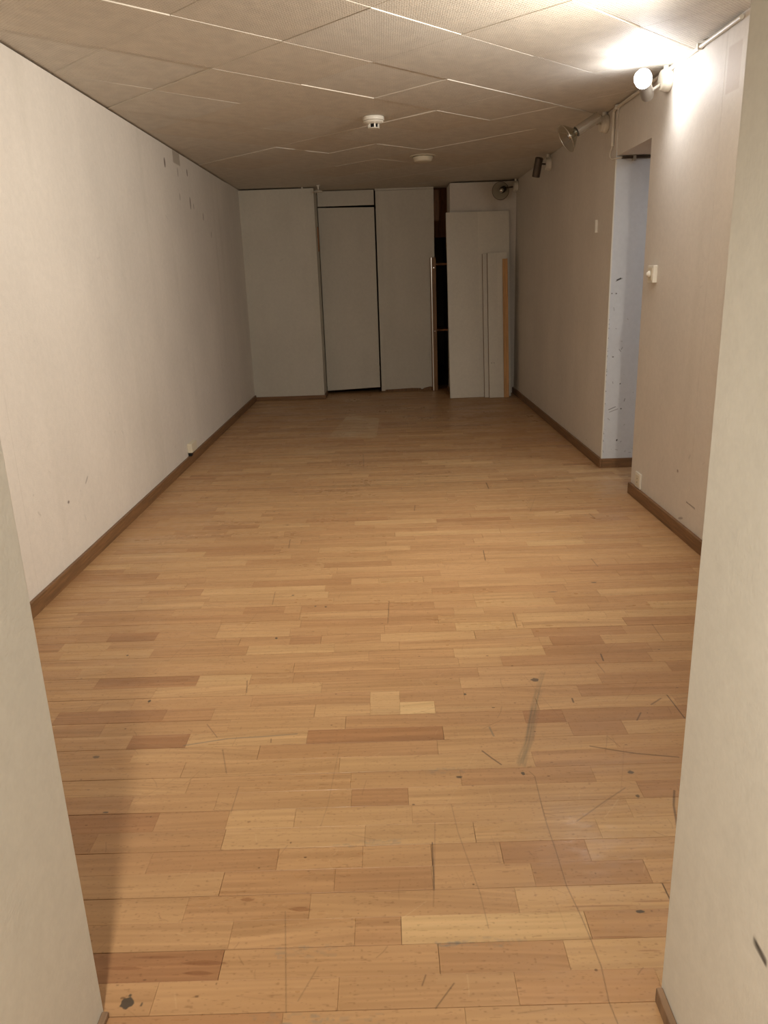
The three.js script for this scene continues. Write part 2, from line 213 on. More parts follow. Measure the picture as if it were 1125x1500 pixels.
function paintFloor(w, h, zNear, zFar, n0, n1) {
  const [c, g] = canvas(w, h), px = w / FW, pz = h / (zNear - zFar);
  const X = (x) => (x - FX0) * px, Y = (z) => (z - zFar) * pz;       // near edge at the bottom of the canvas
  const tone = new Float32Array(w * 3);
  const im = g.createImageData(w, h), D = im.data, r = rng(91 + n0);
  const sharp = pz > 500;
  for (let n = n0; n < n1; n++) {
    const za = Z0 - n * SW, zb = za - SW, y0 = Math.max(0, Math.round(Y(zb))), y1 = Math.min(h, Math.round(Y(za)));
    for (const [xa, xb, t] of staveRows[n + 2]) {
      const col = staveColour(t), off = r() * 900, kind = r(), amp = 0.1 + r() * 0.07 + (t < -0.8 ? 0.05 : 0), tilt = (r() - 0.5) * 0.05, arch = kind < 0.22;
      const xs = Math.max(0, Math.round(X(xa))), xe = Math.min(w, Math.round(X(xb)));
      for (let y = y0; y < y1; y++) for (let x = xs; x < xe; x++) {
        const mx = x / px, mz = y / pz; let q = mz + tilt * mx;
        if (arch) q += 0.018 * Math.sin(mx * 5 + off) + 0.012 * vnoise(mx * 6 + off, mz * 8);
        const grain = vnoise(mx * 5 + off, q * 190 + off) - 0.5, broad = vnoise(mx * 2.4 + off, q * 42 + off) - 0.5;
        const fleck = clamp(vnoise(mx * 130 + off, mz * 420) - 0.8, 0, 1) * (sharp ? 0.85 : 0.3);
        const k = 1 + (grain * 0.8 + broad * 0.65) * amp - fleck, i = 4 * (y * w + x);
        D[i] = clamp(col[0] * (1 + (k - 1) * 0.85), 0, 255); D[i + 1] = clamp(col[1] * k, 0, 255); D[i + 2] = clamp(col[2] * (1 + (k - 1) * 1.15), 0, 255); D[i + 3] = 255;
      }
    }
  }
  g.putImageData(im, 0, 0);
  const COL = ['48,34,24', '70,62,52', '92,92,92'];
  g.lineCap = 'round'; g.lineJoin = 'round';
  for (const [x, z, l, s] of FL_FLAME) {                              // brown heart-wood flames
    g.fillStyle = 'rgba(112,68,40,0.36)'; g.beginPath(); g.moveTo(X(x - l / 2), Y(z)); g.quadraticCurveTo(X(x), Y(z - s), X(x + l / 2), Y(z + s * 0.3)); g.quadraticCurveTo(X(x), Y(z + s), X(x - l / 2), Y(z)); g.fill();
  }
  const line = (pts, wd, col) => { g.strokeStyle = col; g.lineWidth = wd; g.beginPath(); pts.forEach(([x, z], i) => (i ? g.lineTo(X(x), Y(z)) : g.moveTo(X(x), Y(z)))); g.stroke(); };
  for (const [pts, wd, a] of FL_SMEAR) { for (let k = 0; k < 26; k++) { const o = (r() - 0.5) * wd, p = pts.slice(Math.floor(r() * 3)).map(([x, z]) => [x + o + (r() - 0.5) * 0.004, z + (r() - 0.5) * 0.02]); line(p, 1 + r() * 3, `rgba(82,76,62,${a * 0.22})`); } }
  for (const [pts, wd, ci, a] of FL_SCR) { line(pts, Math.max(0.9, wd * px * 0.8), `rgba(${COL[ci]},${a * 0.68})`); }
  for (const [x, z, rx, rz, a] of FL_BLOB) { g.fillStyle = `rgba(58,52,46,${a})`; g.beginPath(); for (let k = 0; k <= 14; k++) { const an = k / 14 * 6.283, q = 0.75 + 0.4 * hash2(k % 14, Math.round(x * 999)); g[k ? 'lineTo' : 'moveTo'](X(x + Math.cos(an) * rx * q), Y(z + Math.sin(an) * rz * q)); } g.fill(); }
  for (const [x, z, s, a] of FL_SMUDGE) for (let k = 0; k < 46; k++) { const qx = x + (r() - 0.5) * 2 * s, qz = z + (r() - 0.5) * s * 0.45; g.fillStyle = `rgba(118,116,112,${a * r()})`; g.fillRect(X(qx), Y(qz), 1 + r() * 12, 1 + r() * 4); }
  // fine wear: short scratches and specks everywhere
  const area = FW * (zNear - zFar), N = Math.round(area * (sharp ? 120 : 45));
  for (let k = 0; k < N; k++) {
    const x = FX0 + r() * FW, z = zFar + r() * (zNear - zFar), l = 0.01 + r() * r() * (r() < 0.06 ? 0.5 : 0.09), a = r() * 6.283;
    line([[x, z], [x + Math.cos(a) * l * 0.5 + (r() - 0.5) * 0.006, z + Math.sin(a) * l * 0.5], [x + Math.cos(a) * l, z + Math.sin(a) * l]], 0.7 + r() * 0.7, `rgba(${r() < 0.7 ? '70,46,28' : '226,206,170'},${0.06 + r() * 0.2})`);
  }
  for (let k = 0; k < area * 26; k++) { const x = FX0 + r() * FW, z = zFar + r() * (zNear - zFar); g.fillStyle = `rgba(66,42,26,${0.2 + r() * 0.5})`; g.beginPath(); g.ellipse(X(x), Y(z), 0.8 + r() * 2.4, 0.6 + r() * 1.2, 0, 0, 7); g.fill(); }
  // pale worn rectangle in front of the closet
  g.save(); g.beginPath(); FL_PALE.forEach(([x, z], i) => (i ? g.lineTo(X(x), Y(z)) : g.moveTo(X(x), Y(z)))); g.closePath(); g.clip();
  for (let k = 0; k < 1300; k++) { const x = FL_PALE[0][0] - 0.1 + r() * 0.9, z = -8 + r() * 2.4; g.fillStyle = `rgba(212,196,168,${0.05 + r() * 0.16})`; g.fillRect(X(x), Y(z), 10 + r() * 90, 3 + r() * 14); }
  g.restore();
  // boards rubbed dull and grey: long faint streaks along the grain
  for (let k = 0; k < area * 9; k++) { const x = FX0 + r() * FW, z = zFar + r() * (zNear - zFar); g.fillStyle = `rgba(${r() < 0.5 ? '150,128,108' : '232,208,172'},${0.03 + r() * 0.06})`; g.fillRect(X(x), Y(z), (0.1 + r() * 0.4) * px, (0.004 + r() * 0.02) * pz); }
  return c;
}
const ZN = Z0 - KN * BP, ZM = Z0 - KM * BP, ZE = Z0 - KE * BP;
const nearTex = canvasTexture(paintFloor(2048, 1888, ZN, ZM, KN * 2, KM * 2));
const farTex = canvasTexture(paintFloor(1024, 1800, ZM, ZE, KM * 2, KE * 2));
const floorRough = (() => {
  const [c, g] = canvas(1024, 1024), im = g.createImageData(1024, 1024);
  for (let y = 0; y < 1024; y++) for (let x = 0; x < 1024; x++) { const v = 112 + 50 * (vnoise(x / 60, y / 22) - 0.5) + 50 * (vnoise(x / 9, y / 3 + 7) - 0.5) + 50 * (vnoise(x / 200 + 3, y / 200) - 0.5), i = 4 * (y * 1024 + x); im.data[i] = im.data[i + 1] = im.data[i + 2] = clamp(v, 30, 220); im.data[i + 3] = 255; }
  g.putImageData(im, 0, 0); return canvasTexture(c, false);
})();
M.floorNear = std({ map: nearTex, roughnessMap: floorRough, roughness: 1.0 });
M.floorFar = std({ map: farTex, roughnessMap: floorRough, roughness: 1.0 });
// one stave: top face, chamfer and sides; uv on the painted texture
function staveGeometry(x0, x1, n, lift, skew, ga, gb) {
  const za = Z0 - n * SW, zb = za - SW, even = ((n % 2) + 2) % 2 === 0;
  const gn = even ? 0.0008 : 0.0001, gf = even ? 0.0001 : 0.0008;            // wider joint between boards than inside a board
  const X0 = x0 + ga, X1 = x1 - gb, ZA = za - gn, ZB = zb + gf, c = 0.00035, e = 0.0004, b = -0.009;
  const far = n >= KM * 2, zt = far ? ZM : ZN, zl = far ? ZE : ZM;
  const pos = [], uv = [], idx = [];
  const ring = (i, y) => { for (const [x, z, s] of [[X0 + i, ZA - i, 0], [X1 - i, ZA - i, skew], [X1 - i, ZB + i, skew], [X0 + i, ZB + i, 0]]) { pos.push(x, y + lift + s * (y > b ? 1 : 0), z); uv.push((x - FX0) / FW, (z - zl) / (zt - zl)); } };
  const quad = (a, b2, c2, d) => idx.push(a, b2, c2, a, c2, d);
  const faces = [[c, 0], [0, -e], [0, b]];
  // separate vertices for every face keep the edges crisp
  const P = faces.map(([i, y]) => { const s = pos.length / 3; ring(i, y); return s; });
  const out = { p: [], u: [] };
  const put = (...v) => { for (const k of v) { out.p.push(pos[3 * k], pos[3 * k + 1], pos[3 * k + 2]); out.u.push(uv[2 * k], 1 - 0 - (1 - uv[2 * k + 1])); } };
  const Q = (a, b2, c2, d) => put(a, b2, c2, a, c2, d);
  Q(P[0], P[0] + 1, P[0] + 2, P[0] + 3);
  for (let k = 0; k < 4; k++) { const j = (k + 1) % 4; Q(P[1] + k, P[1] + j, P[0] + j, P[0] + k); Q(P[2] + k, P[2] + j, P[1] + j, P[1] + k); }
  const g = new THREE.BufferGeometry();
  g.setAttribute('position', new THREE.Float32BufferAttribute(out.p, 3));
  // canvas row 0 is v = 1 and holds the far edge
  for (let i = 1; i < out.u.length; i += 2) out.u[i] = 1 - out.u[i];
  g.setAttribute('uv', new THREE.Float32BufferAttribute(out.u, 2)); g.computeVertexNormals(); return g;
}
const floor = structure('floor', 'worn beech parquet floor of narrow staves running across the room');
{
  mesh('subfloor', box(-1.7, 3.6, -0.06, -0.006, -11.4, 2.7), M.rawBoard, floor);
  const r = rng(123); let count = 0; const rest = { near: [], far: [] };
  for (let n = -2; n < KE * 2; n++) {
    for (const [x0, x1] of staveRows[n + 2]) {
      const wide = r() < 0.14, g = staveGeometry(x0, x1, n, (r() - 0.5) * 0.0003, (r() - 0.5) * 0.0003, wide ? 0.0006 : 0.00015, 0.00015);
      const z = Z0 - n * SW, seen = Math.abs((x0 + x1) / 2 - 0.0) < -z * 0.52 + 0.25 && x0 < XR && x1 > XL;
      if (seen && count < 300) { count++; mesh('floor_stave', g, n < KM * 2 ? M.floorNear : M.floorFar, floor); }
      else rest[n < KM * 2 ? 'near' : 'far'].push(g);
    }
  }
  for (let n = -3; n > -52; n--) for (let x = FX0 - r() * 0.3; x < 0.9; x += 0.42) { const g = staveGeometry(Math.max(x, FX0), Math.min(x + 0.42, 0.95), n, 0, 0, 0.0002, 0.0002); if (Math.min(x + 0.42, 0.95) > JL && x < JR) rest.near.push(g); }
  const a = mesh('distant_staves', mergeGeometries(rest.near), M.floorNear, floor), b = mesh('distant_staves', mergeGeometries(rest.far), M.floorFar, floor);
  a.userData.kind = b.userData.kind = 'stuff';
  mesh('side_floor', box(1.63, 3.5, -0.01, 0, -6.1, -2.5), M.shelf, floor);
}

// ---------------------------------------------------------------- ceiling: square fibre tiles laid diagonally
const tileBump = (() => {
  const S = 1024, [c, g] = canvas(S, S); g.fillStyle = '#c8c8c8'; g.fillRect(0, 0, S, S); const r = rng(55);
  const n = 40; for (let i = 0; i < n; i++) for (let j = 0; j < n; j++) { const v = 40 + r() * 70; g.fillStyle = `rgb(${v},${v},${v})`; g.beginPath(); g.ellipse((i + 0.5 + (r() - 0.5) * 0.16) * S / n, (j + 0.5 + (r() - 0.5) * 0.16) * S / n, 4 + r() * 2.4, 6 + r() * 3, 0, 0, 7); g.fill(); }
  return canvasTexture(c, false);
})();
const tileMap = (() => {
  const S = 1024, [c, g] = canvas(S, S), im = g.createImageData(S, S), r = rng(56);
  for (let y = 0; y < S; y++) for (let x = 0; x < S; x++) { const v = 1 + (vnoise(x / 90, y / 90) - 0.5) * 0.05 + (vnoise(x / 3, y / 3) - 0.5) * 0.05, i = 4 * (y * S + x); im.data[i] = 224 * v; im.data[i + 1] = 217 * v; im.data[i + 2] = 205 * v; im.data[i + 3] = 255; }
  g.putImageData(im, 0, 0);
  const n = 40; for (let i = 0; i < n; i++) for (let j = 0; j < n; j++) { g.fillStyle = `rgba(150,132,112,${0.18 + r() * 0.2})`; g.beginPath(); g.ellipse((i + 0.5) * S / n, (j + 0.5) * S / n, 4, 6, 0, 0, 7); g.fill(); }
  return canvasTexture(c);
})();
M.tile = std({ map: tileMap, bumpMap: tileBump, bumpScale: 0.014, roughness: 0.72 });
M.tileB = std({ map: tileMap, bumpMap: tileBump, bumpScale: 0.014, roughness: 0.72, color: 0xfdfaf6 });
function clipPoly(poly, inside, cut) { const o = []; for (let i = 0; i < poly.length; i++) { const a = poly[i], b = poly[(i + 1) % poly.length], ia = inside(a), ib = inside(b); if (ia) o.push(a); if (ia !== ib) o.push(cut(a, b)); } return o; }
const lerp2 = (a, b, t) => [a[0] + (b[0] - a[0]) * t, a[1] + (b[1] - a[1]) * t];
const ceiling = structure('ceiling', 'ceiling of cream fibre tiles laid on the diagonal');
{
  mesh('ceiling_slab', box(-1.7, 3.6, H + 0.022, H + 0.1, -11.4, 2.7), M.rawBoard, ceiling);
  const hd = 0.347, cx = 0.342, cz = -4.087, r = rng(61), gap = 0.0009;
  const low = { '0,3': 0.0055, '-1,4': 0.003, '-3,0': 0.0042, '-2,1': 0.004, '-4,1': 0.0045, '-3,2': 0.0038, '-4,-3': 0.0042, '-3,-2': 0.003, '-2,-1': 0.0034, '0,1': 0.003, '1,2': 0.003, '-1,-2': 0.0028, '0,-1': 0.0028, '1,-2': 0.003, '2,3': 0.004, '1,6': 0.0036, '2,5': 0.0024, '-3,6': 0.0042, '-1,6': 0.0034, '-1,8': 0.0034, '-4,7': 0.004, '2,-1': 0, '1,0': 0 };
  // one tile per lattice cell; i, j count half diagonals from a corner point, cells sit at odd i + j
  for (let i = -7; i <= 5; i++) for (let j = -13; j <= 14; j++) {
    if ((i + j) % 2 === 0) continue;
    const X = cx + i * hd, Z = cz - j * hd, d = hd - gap * 1.41;
    let poly = [[X - d, Z], [X, Z + d], [X + d, Z], [X, Z - d]];
    const x0 = XL - 0.02, x1 = XR + 0.02, z0 = -8.75, z1 = ZF + 0.02;
    for (const [k, v, s] of [[0, x0, 1], [0, x1, -1], [1, z0, 1], [1, z1, -1]]) { if (poly.length) poly = clipPoly(poly, (p) => (p[k] - v) * s >= 0, (a, b) => lerp2(a, b, (v - a[k]) / (b[k] - a[k]))); }
    if (poly.length < 3) continue;
    const ex = (low[i + ',' + j] ?? r() * r() * 0.0014), yb = H - ex, yt = H + 0.0215, sx = (r() - 0.5) * 0.003, sz = (r() - 0.5) * 0.003;
    const y = (p) => yb + sx * (p[0] - X) + sz * (p[1] - Z);
    const P = [], U = [], U2 = (p) => [((p[0] - X) + (p[1] - Z)) / (hd * 2) + 0.5, ((p[0] - X) - (p[1] - Z)) / (hd * 2) + 0.5];
    const v = (p, yy) => { P.push(p[0], yy, p[1]); U.push(...U2(p)); };
    const ch = 0.0012, ctr = poly.reduce((s, p) => [s[0] + p[0] / poly.length, s[1] + p[1] / poly.length], [0, 0]);
    const inner = poly.map((p) => { const l = Math.hypot(p[0] - ctr[0], p[1] - ctr[1]) || 1; return lerp2(p, ctr, Math.min(0.3, ch * 1.4 / l)); });
    for (let k = 1; k + 1 < poly.length; k++) { v(inner[0], y(inner[0])); v(inner[k + 1], y(inner[k + 1])); v(inner[k], y(inner[k])); }
    for (let k = 0; k < poly.length; k++) {
      const a = poly[k], b = poly[(k + 1) % poly.length], ia = inner[k], ib = inner[(k + 1) % poly.length];
      const Q = (p, py, q2, qy, s, sy, t, ty) => { v(p, py); v(q2, qy); v(s, sy); v(p, py); v(s, sy); v(t, ty); };
      Q(ia, y(ia), ib, y(ib), b, y(b) + ch, a, y(a) + ch); Q(a, y(a) + ch, b, y(b) + ch, b, yt, a, yt);
    }
    const g = new THREE.BufferGeometry(); g.setAttribute('position', new THREE.Float32BufferAttribute(P, 3)); g.setAttribute('uv', new THREE.Float32BufferAttribute(U, 2)); g.computeVertexNormals();
    mesh('ceiling_tile', g, r() < 0.5 ? M.tile : M.tileB, ceiling);
  }
  mesh('corridor_ceiling', box(-0.9, 0.9, H - 0.002, H + 0.02, ZF + 0.021, 2.6), M.wallPlain, ceiling);
  mesh('side_ceiling', box(XR + 0.03, 3.5, H, H + 0.02, -6.1, -2.5), M.wallPlain, ceiling);
}

// ---------------------------------------------------------------- walls
const wallLeft = structure('wall_left', 'long white papered wall with dents and stains below the ceiling');
{
  const cuts = [-8.6, -7.62, -6.42, -5.22, -4.02, -2.82, -1.62, ZF - 0.0];
  for (let i = 0; i + 1 < cuts.length; i++) mesh('wall_panel', box(XL - 0.03, XL, 0, cuts[i] < -2.5 && cuts[i] > -8.3 ? H - 0.009 : H - 0.004, cuts[i] + 0.00025, cuts[i + 1] - 0.00025), M.wallLeft, wallLeft);
  mesh('backing', box(XL - 0.16, XL - 0.031, -0.05, H + 0.06, -9.3, ZF), M.rawBoard, wallLeft);
}
const wallRight = structure('wall_right', 'white papered wall with an open doorway and spotlights along its top');
{
  const near = [OZ1, -3.372, -2.17, ZF];
  for (let i = 0; i + 1 < near.length; i++) mesh('wall_panel', box(XR, XR + 0.03, 0, H - 0.002, near[i] + (i ? 0.0008 : 0), near[i + 1] - (i < 2 ? 0.0008 : 0)), M.wallRight, wallRight);
  mesh('backing', box(XR + 0.031, XR + WT, 0, H + 0.02, OZ1 + 0.001, ZF), M.wallPlain, wallRight);
  const far = [-8.6, -7.2, -6.0, OZ0 - 0.0035];
  for (let i = 0; i + 1 < far.length; i++) mesh('wall_panel', box(XR, XR + 0.03, 0, H - 0.004, far[i] + 0.00025, far[i + 1] - (i < 2 ? 0.00025 : 0)), M.wallRight, wallRight);
  mesh('backing', box(XR + 0.03, XR + WT, 0, H + 0.02, -9.3, OZ0 - 0.003), M.wallPlain, wallRight);
  mesh('reveal', box(XR, XR + WT, 0, OTOP + 0.02, OZ0 - 0.003, OZ0), M.reveal, wallRight);
  mesh('header', box(XR + 0.004, XR + WT, OTOP, H + 0.02, OZ0, OZ1 - 0.001), M.wallRight, wallRight);
}
const wallBack = structure('wall_back', 'pale end wall of two projecting columns either side of a closet recess');
{
  mesh('column', box(XL, -0.646, 0, H - 0.012, ZB - 0.4, ZB), M.closet, wallBack);
  mesh('column', box(0.708, XR, 0, H - 0.012, ZB - 0.4, ZB), M.wallPlain, wallBack);
  mesh('closet_back', box(-0.8, 0.95, 0, H + 0.03, -11.3, -11.2), M.closet, wallBack);
  mesh('closet_front_panel', box(0.5, 0.86, 1.62, H + 0.02, -9.0, -8.97), M.shelf, wallBack);
  mesh('closet_side', box(0.86, 0.95, 0, H + 0.02, -11.2, ZB - 0.4), M.closet, wallBack);
  mesh('closet_side', box(-0.8, -0.69, 0, H + 0.02, -11.2, ZB - 0.4), M.closet, wallBack);
  mesh('column_seam', box(-0.755, -0.752, 0.06, H - 0.013, ZB, ZB + 0.0012), M.closet, wallBack);
  mesh('cable_strip', box(-0.762, -0.748, H - 0.014, H - 0.0, ZB - 0.003, ZB + 0.006), M.white, wallBack);
  for (const [x0, x1] of [[-0.646, -0.634], [0.684, 0.707]]) mesh('wood_block', box(x0, x1, 1.50, 1.74, ZB - 0.26, ZB - 0.22, 0.003), M.shelf, wallBack);
}
structure('wall_front', 'white wall either side of the opening, facing into the room', mergeGeometries([box(-1.6, JL - 0.12, 0, H, ZF - 0.0, ZF + 0.12), box(JR + 0.12, 1.7, 0, H, ZF, ZF + 0.12)]), M.wallPlain);
structure('wall_corridor_left', 'off-white corner of the passage wall beside the shadow on the floor', box(JL - 0.12, JL, 0, H, ZF, 2.6, 0.004), M.jamb);
structure('wall_corridor_right', 'off-white corner of the passage wall with a short dark scratch', box(JR, JR + 0.12, 0, H, ZF, 2.6, 0.004), M.jamb);
structure('wall_corridor_back', 'white wall closing the passage', box(JL - 0.12, JR + 0.12, 0, H, 2.45, 2.6), M.wallPlain);
structure('wall_side_room', 'white walls of the side room beyond the doorway', mergeGeometries([box(3.3, 3.5, 0, H, -6.1, -2.5), box(XR + WT, 3.3, 0, H, -6.1, -5.9), box(XR + WT, 3.3, 0, H, -2.7, -2.5)]), M.wallPlain);
structure('trim_1', 'thin white corner bead down the doorway edge', box(XR - 0.004, XR + 0.004, 0.06, OTOP - 0.02, OZ0 - 0.012, OZ0 + 0.002, 0.0015), M.white);
// closet doors and the panel above
function skewPanel(x0, x1, yb0, yb1, yt0, yt1, z0, z1) {
  const s = new THREE.Shape([new THREE.Vector2(x0, yb0), new THREE.Vector2(x1, yb1), new THREE.Vector2(x1, yt1), new THREE.Vector2(x0, yt0)]);
  const g = new THREE.ExtrudeGeometry(s, { depth: z1 - z0, bevelEnabled: true, bevelSize: 0.0015, bevelThickness: 0.0015, bevelSegments: 1, bevelOffset: -0.0015 }); g.translate(0, 0, z0); return g;
}
{
  const d = structure('door_1', 'plain grey-white closet door hanging above a black gap');
  mesh('door_panel', skewPanel(-0.638, -0.052, 0.036, 0.058, 1.932, 1.922, ZD - 0.03, ZD), M.closet, d);
  const e = structure('door_2', 'tall grey-white closet door with a stile strip and torn lower edge');
  const s = new THREE.Shape(); s.moveTo(-0.036, 0.02); s.lineTo(0.02, 0.028); s.lineTo(0.15, 0.03); s.lineTo(0.3, 0.036); s.lineTo(0.395, 0.032); s.lineTo(0.41, 0.018); s.lineTo(0.44, 0.034); s.lineTo(0.5, 0.046); s.lineTo(0.54, 0.04); s.lineTo(0.568, 0.045); s.lineTo(0.568, 2.078); s.lineTo(-0.036, 2.078);
  const g = new THREE.ExtrudeGeometry(s, { depth: 0.028, bevelEnabled: false }); g.translate(0, 0, ZD - 0.03); mesh('door_panel', g, M.closet, e);
  mesh('stile_strip', box(-0.036, 0.018, 1.19, 2.078, ZD - 0.002, ZD + 0.007, 0.001), M.closet, e);
  mesh('stile_strip', box(-0.036, 0.006, 0.015, 1.186, ZD - 0.002, ZD + 0.006, 0.001), M.closet, e);
  mesh('head_strip', box(-0.04, 0.568, 2.08, 2.098, ZD - 0.03, ZD + 0.008), M.closet, e);
  mesh('sill_strip', box(-0.04, 0.58, 0, 0.06, ZD - 0.06, ZD - 0.031), M.brownWood, e);
  const p = structure('trim_2', 'short grey-white panel above the closet door', box(-0.638, -0.052, 1.944, 2.092, ZD - 0.03, ZD - 0.002, 0.002), M.closet);
}
// baseboards
structure('baseboard_left', 'brown wooden baseboard along the left wall', box(XL, XL + 0.016, 0, 0.062, ZB, ZF, 0.003), M.baseboard);
structure('baseboard_back', 'brown wooden baseboard under the left column', mergeGeometries([box(XL + 0.016, -0.632, 0, 0.042, ZB, ZB + 0.014, 0.003), box(-0.646, -0.632, 0, 0.042, ZB - 0.34, ZB, 0.003), box(0.69, 0.708, 0, 0.042, ZB - 0.34, ZB, 0.003)]), M.baseboard);
structure('baseboard_right', 'brown wooden baseboard along the far stretch of the right wall, turning into the doorway', mergeGeometries([box(XR - 0.016, XR, 0, 0.06, ZB, OZ0 + 0.016, 0.003), box(XR, XR + WT, 0, 0.06, OZ0, OZ0 + 0.016, 0.003)]), M.baseboard);
structure('baseboard_right', 'brown wooden baseboard between the doorway and the passage corner', box(XR - 0.018, XR, 0, 0.062, OZ1 + 0.004, ZF, 0.003), M.baseboard);
structure('baseboard_corridor', 'brown wooden baseboard ending at the right passage corner', box(JR - 0.012, JR, 0, 0.03, ZF + 0.008, 2.4, 0.003), M.greyWood);
structure('baseboard_corridor', 'brown wooden baseboard ending at the left passage corner', box(JL, JL + 0.012, 0, 0.012, ZF + 0.008, 2.4, 0.003), M.greyWood);

// ---------------------------------------------------------------- wall spotlights
const SPOTS = 'adjustable spotlights along the top of the right wall';
function wallSpot(label, base, joint, back, dir, opt) {
  const L = V(...base), t = thing('wall_spotlight', label, 'spotlight', base, SPOTS);
  const J = V(...joint).sub(L), B = V(...back).sub(L), D = V(...dir).normalize(), len = opt.len ?? 0.12, R = 0.03;
  const cup = lathe([[0, 0], [0.047, 0], [0.05, 0.004], [0.05, 0.022], [0.047, 0.026], [0.044, 0.03], [0.044, 0.04], [0.04, 0.045], [0.012, 0.047], [0, 0.047]]);
  const bs = mesh('base', along(cup, V(0, 0, 0), V(-1, 0, 0)), M.white, t);
  mesh('cap', along(lathe([[0, 0], [0.013, 0], [0.013, 0.04], [0.01, 0.045], [0, 0.045]], 18), V(-0.02, 0.035, opt.capz ?? 0), V(0, 1, 0)), M.white, bs);
  mesh('arm', mergeGeometries([rod(V(-0.04, J.y * 0.4, J.z * 0.2), J, 0.0065), new THREE.SphereGeometry(0.011, 16, 12).translate(J.x, J.y, J.z)]), opt.metal, t);
  // holder: closed back, open front
  const hold = lathe([[0, 0], [R - 0.005, 0], [R, 0.004], [R, len], [R - 0.002, len], [R - 0.002, len - 0.035], [0, len - 0.035]]);
  mesh('holder', along(hold, B, D), opt.metal, t);
  const F = B.clone().addScaledVector(D, len);
  if (opt.bulb === 'empty') mesh('socket', along(lathe([[0, 0], [0.024, 0], [0.024, 0.012], [0, 0.012]], 24), F.clone().addScaledVector(D, -0.034), D), M.black, t);
  if (opt.bulb === 'glass') {
    const at = F.clone().addScaledVector(D, -0.006);
    const gl = mesh('glass_shade', along(lathe([[0.016, 0.002], [0.024, 0.012], [0.036, 0.026], [0.056, 0.046], [0.074, 0.064], [0.082, 0.078]], 44), at, D), M.glass, t);
    mesh('rim', along(new THREE.TorusGeometry(0.082, 0.0022, 8, 48).rotateX(Math.PI / 2), at.clone().addScaledVector(D, 0.078), D), opt.rim, gl);
    mesh('collar', along(lathe([[0, 0], [0.02, 0], [0.02, 0.014], [0.014, 0.018], [0, 0.018]], 24), at, D), M.chrome, t);
    const bu = mesh('bulb', along(lathe([[0, 0.012], [0.012, 0.014], [0.016, 0.03], [0.022, 0.044], [0.02, 0.056], [0.012, 0.063], [0, 0.065]], 24), at, D), M.silver, t);
  }
  if (opt.bulb === 'lit') {
    const at = F.clone().addScaledVector(D, -0.012);
    mesh('bulb', along(lathe([[0, 0], [0.02, 0], [0.024, 0.012], [0.034, 0.034], [0.0385, 0.052], [0.037, 0.066], [0.028, 0.08], [0.014, 0.088], [0, 0.09]], 32), at, D), lit(opt.color, 14), t);
    mesh('collar', along(lathe([[0.0285, 0], [0.034, 0.004], [0.0355, 0.02], [0.0365, 0.02], [0.035, 0.002], [0.0295, -0.004], [0.0285, 0]], 32), at.clone().addScaledVector(D, 0.008), D), opt.metal, t);
    const c = at.clone().addScaledVector(D, 0.052), front = at.clone().addScaledVector(D, 0.094);
    const p = new THREE.PointLight(opt.color, opt.glow); p.position.copy(c); p.castShadow = true; p.shadow.radius = 1.2; p.name = 'bulb_glow'; t.add(p);
    const s = new THREE.SpotLight(opt.color, opt.spot, 0, opt.angle, 1); s.position.copy(front); s.target.position.copy(front.clone().add(D)); s.castShadow = true; s.shadow.radius = 1.4; s.name = 'bulb_beam'; t.add(s); t.add(s.target);
  }
  return t;
}
wallSpot('lit spotlight, its glowing bulb turned up to the ceiling', [XR, 2.04, -3.99], [1.285, 2.0, -3.985], [1.28, 1.985, -4.03], [-0.43, 0.25, 0.87], { bulb: 'lit', metal: M.brushed, len: 0.13, color: BULB_LIGHT.color, spot: BULB_LIGHT.spot, glow: BULB_LIGHT.glow, angle: 0.95 });
wallSpot('lit spotlight between the passage corner and the upturned lamp, aimed across at the long wall', [XR, 2.04, -2.5], [1.285, 2.0, -2.49], [1.3, 2.005, -2.5], [-0.82, -0.36, -0.44], { bulb: 'lit', metal: M.brushed, len: 0.13, color: BULB_LIGHT.warm, spot: BULB_LIGHT.hidden, glow: 0.25, angle: 1.3 });
wallSpot('unlit chrome spotlight with clear glass shade, beside the doorway header', [XR, 2.035, -5.02], [1.29, 2.03, -4.95], [1.29, 2.06, -4.93], [-0.85, -0.5, 0.08], { bulb: 'glass', metal: M.chrome, rim: M.silver, len: 0.15 });
wallSpot('dark metal spotlight tube pointing straight down without a bulb', [XR, 2.03, -6.62], [1.265, 2.02, -6.52], [1.25, 2.06, -6.48], [-0.1, -0.8, -0.25], { bulb: 'empty', metal: M.gunmetal, len: 0.14 });
wallSpot('unlit dark spotlight with round glass shade, above the leaning panel', [XR, 2.03, -8.15], [1.262, 2.022, -8.165], [1.237, 2.014, -8.195], [-0.36, -0.2, 0.9], { bulb: 'glass', metal: M.gunmetal, rim: M.gunmetal, len: 0.07 });

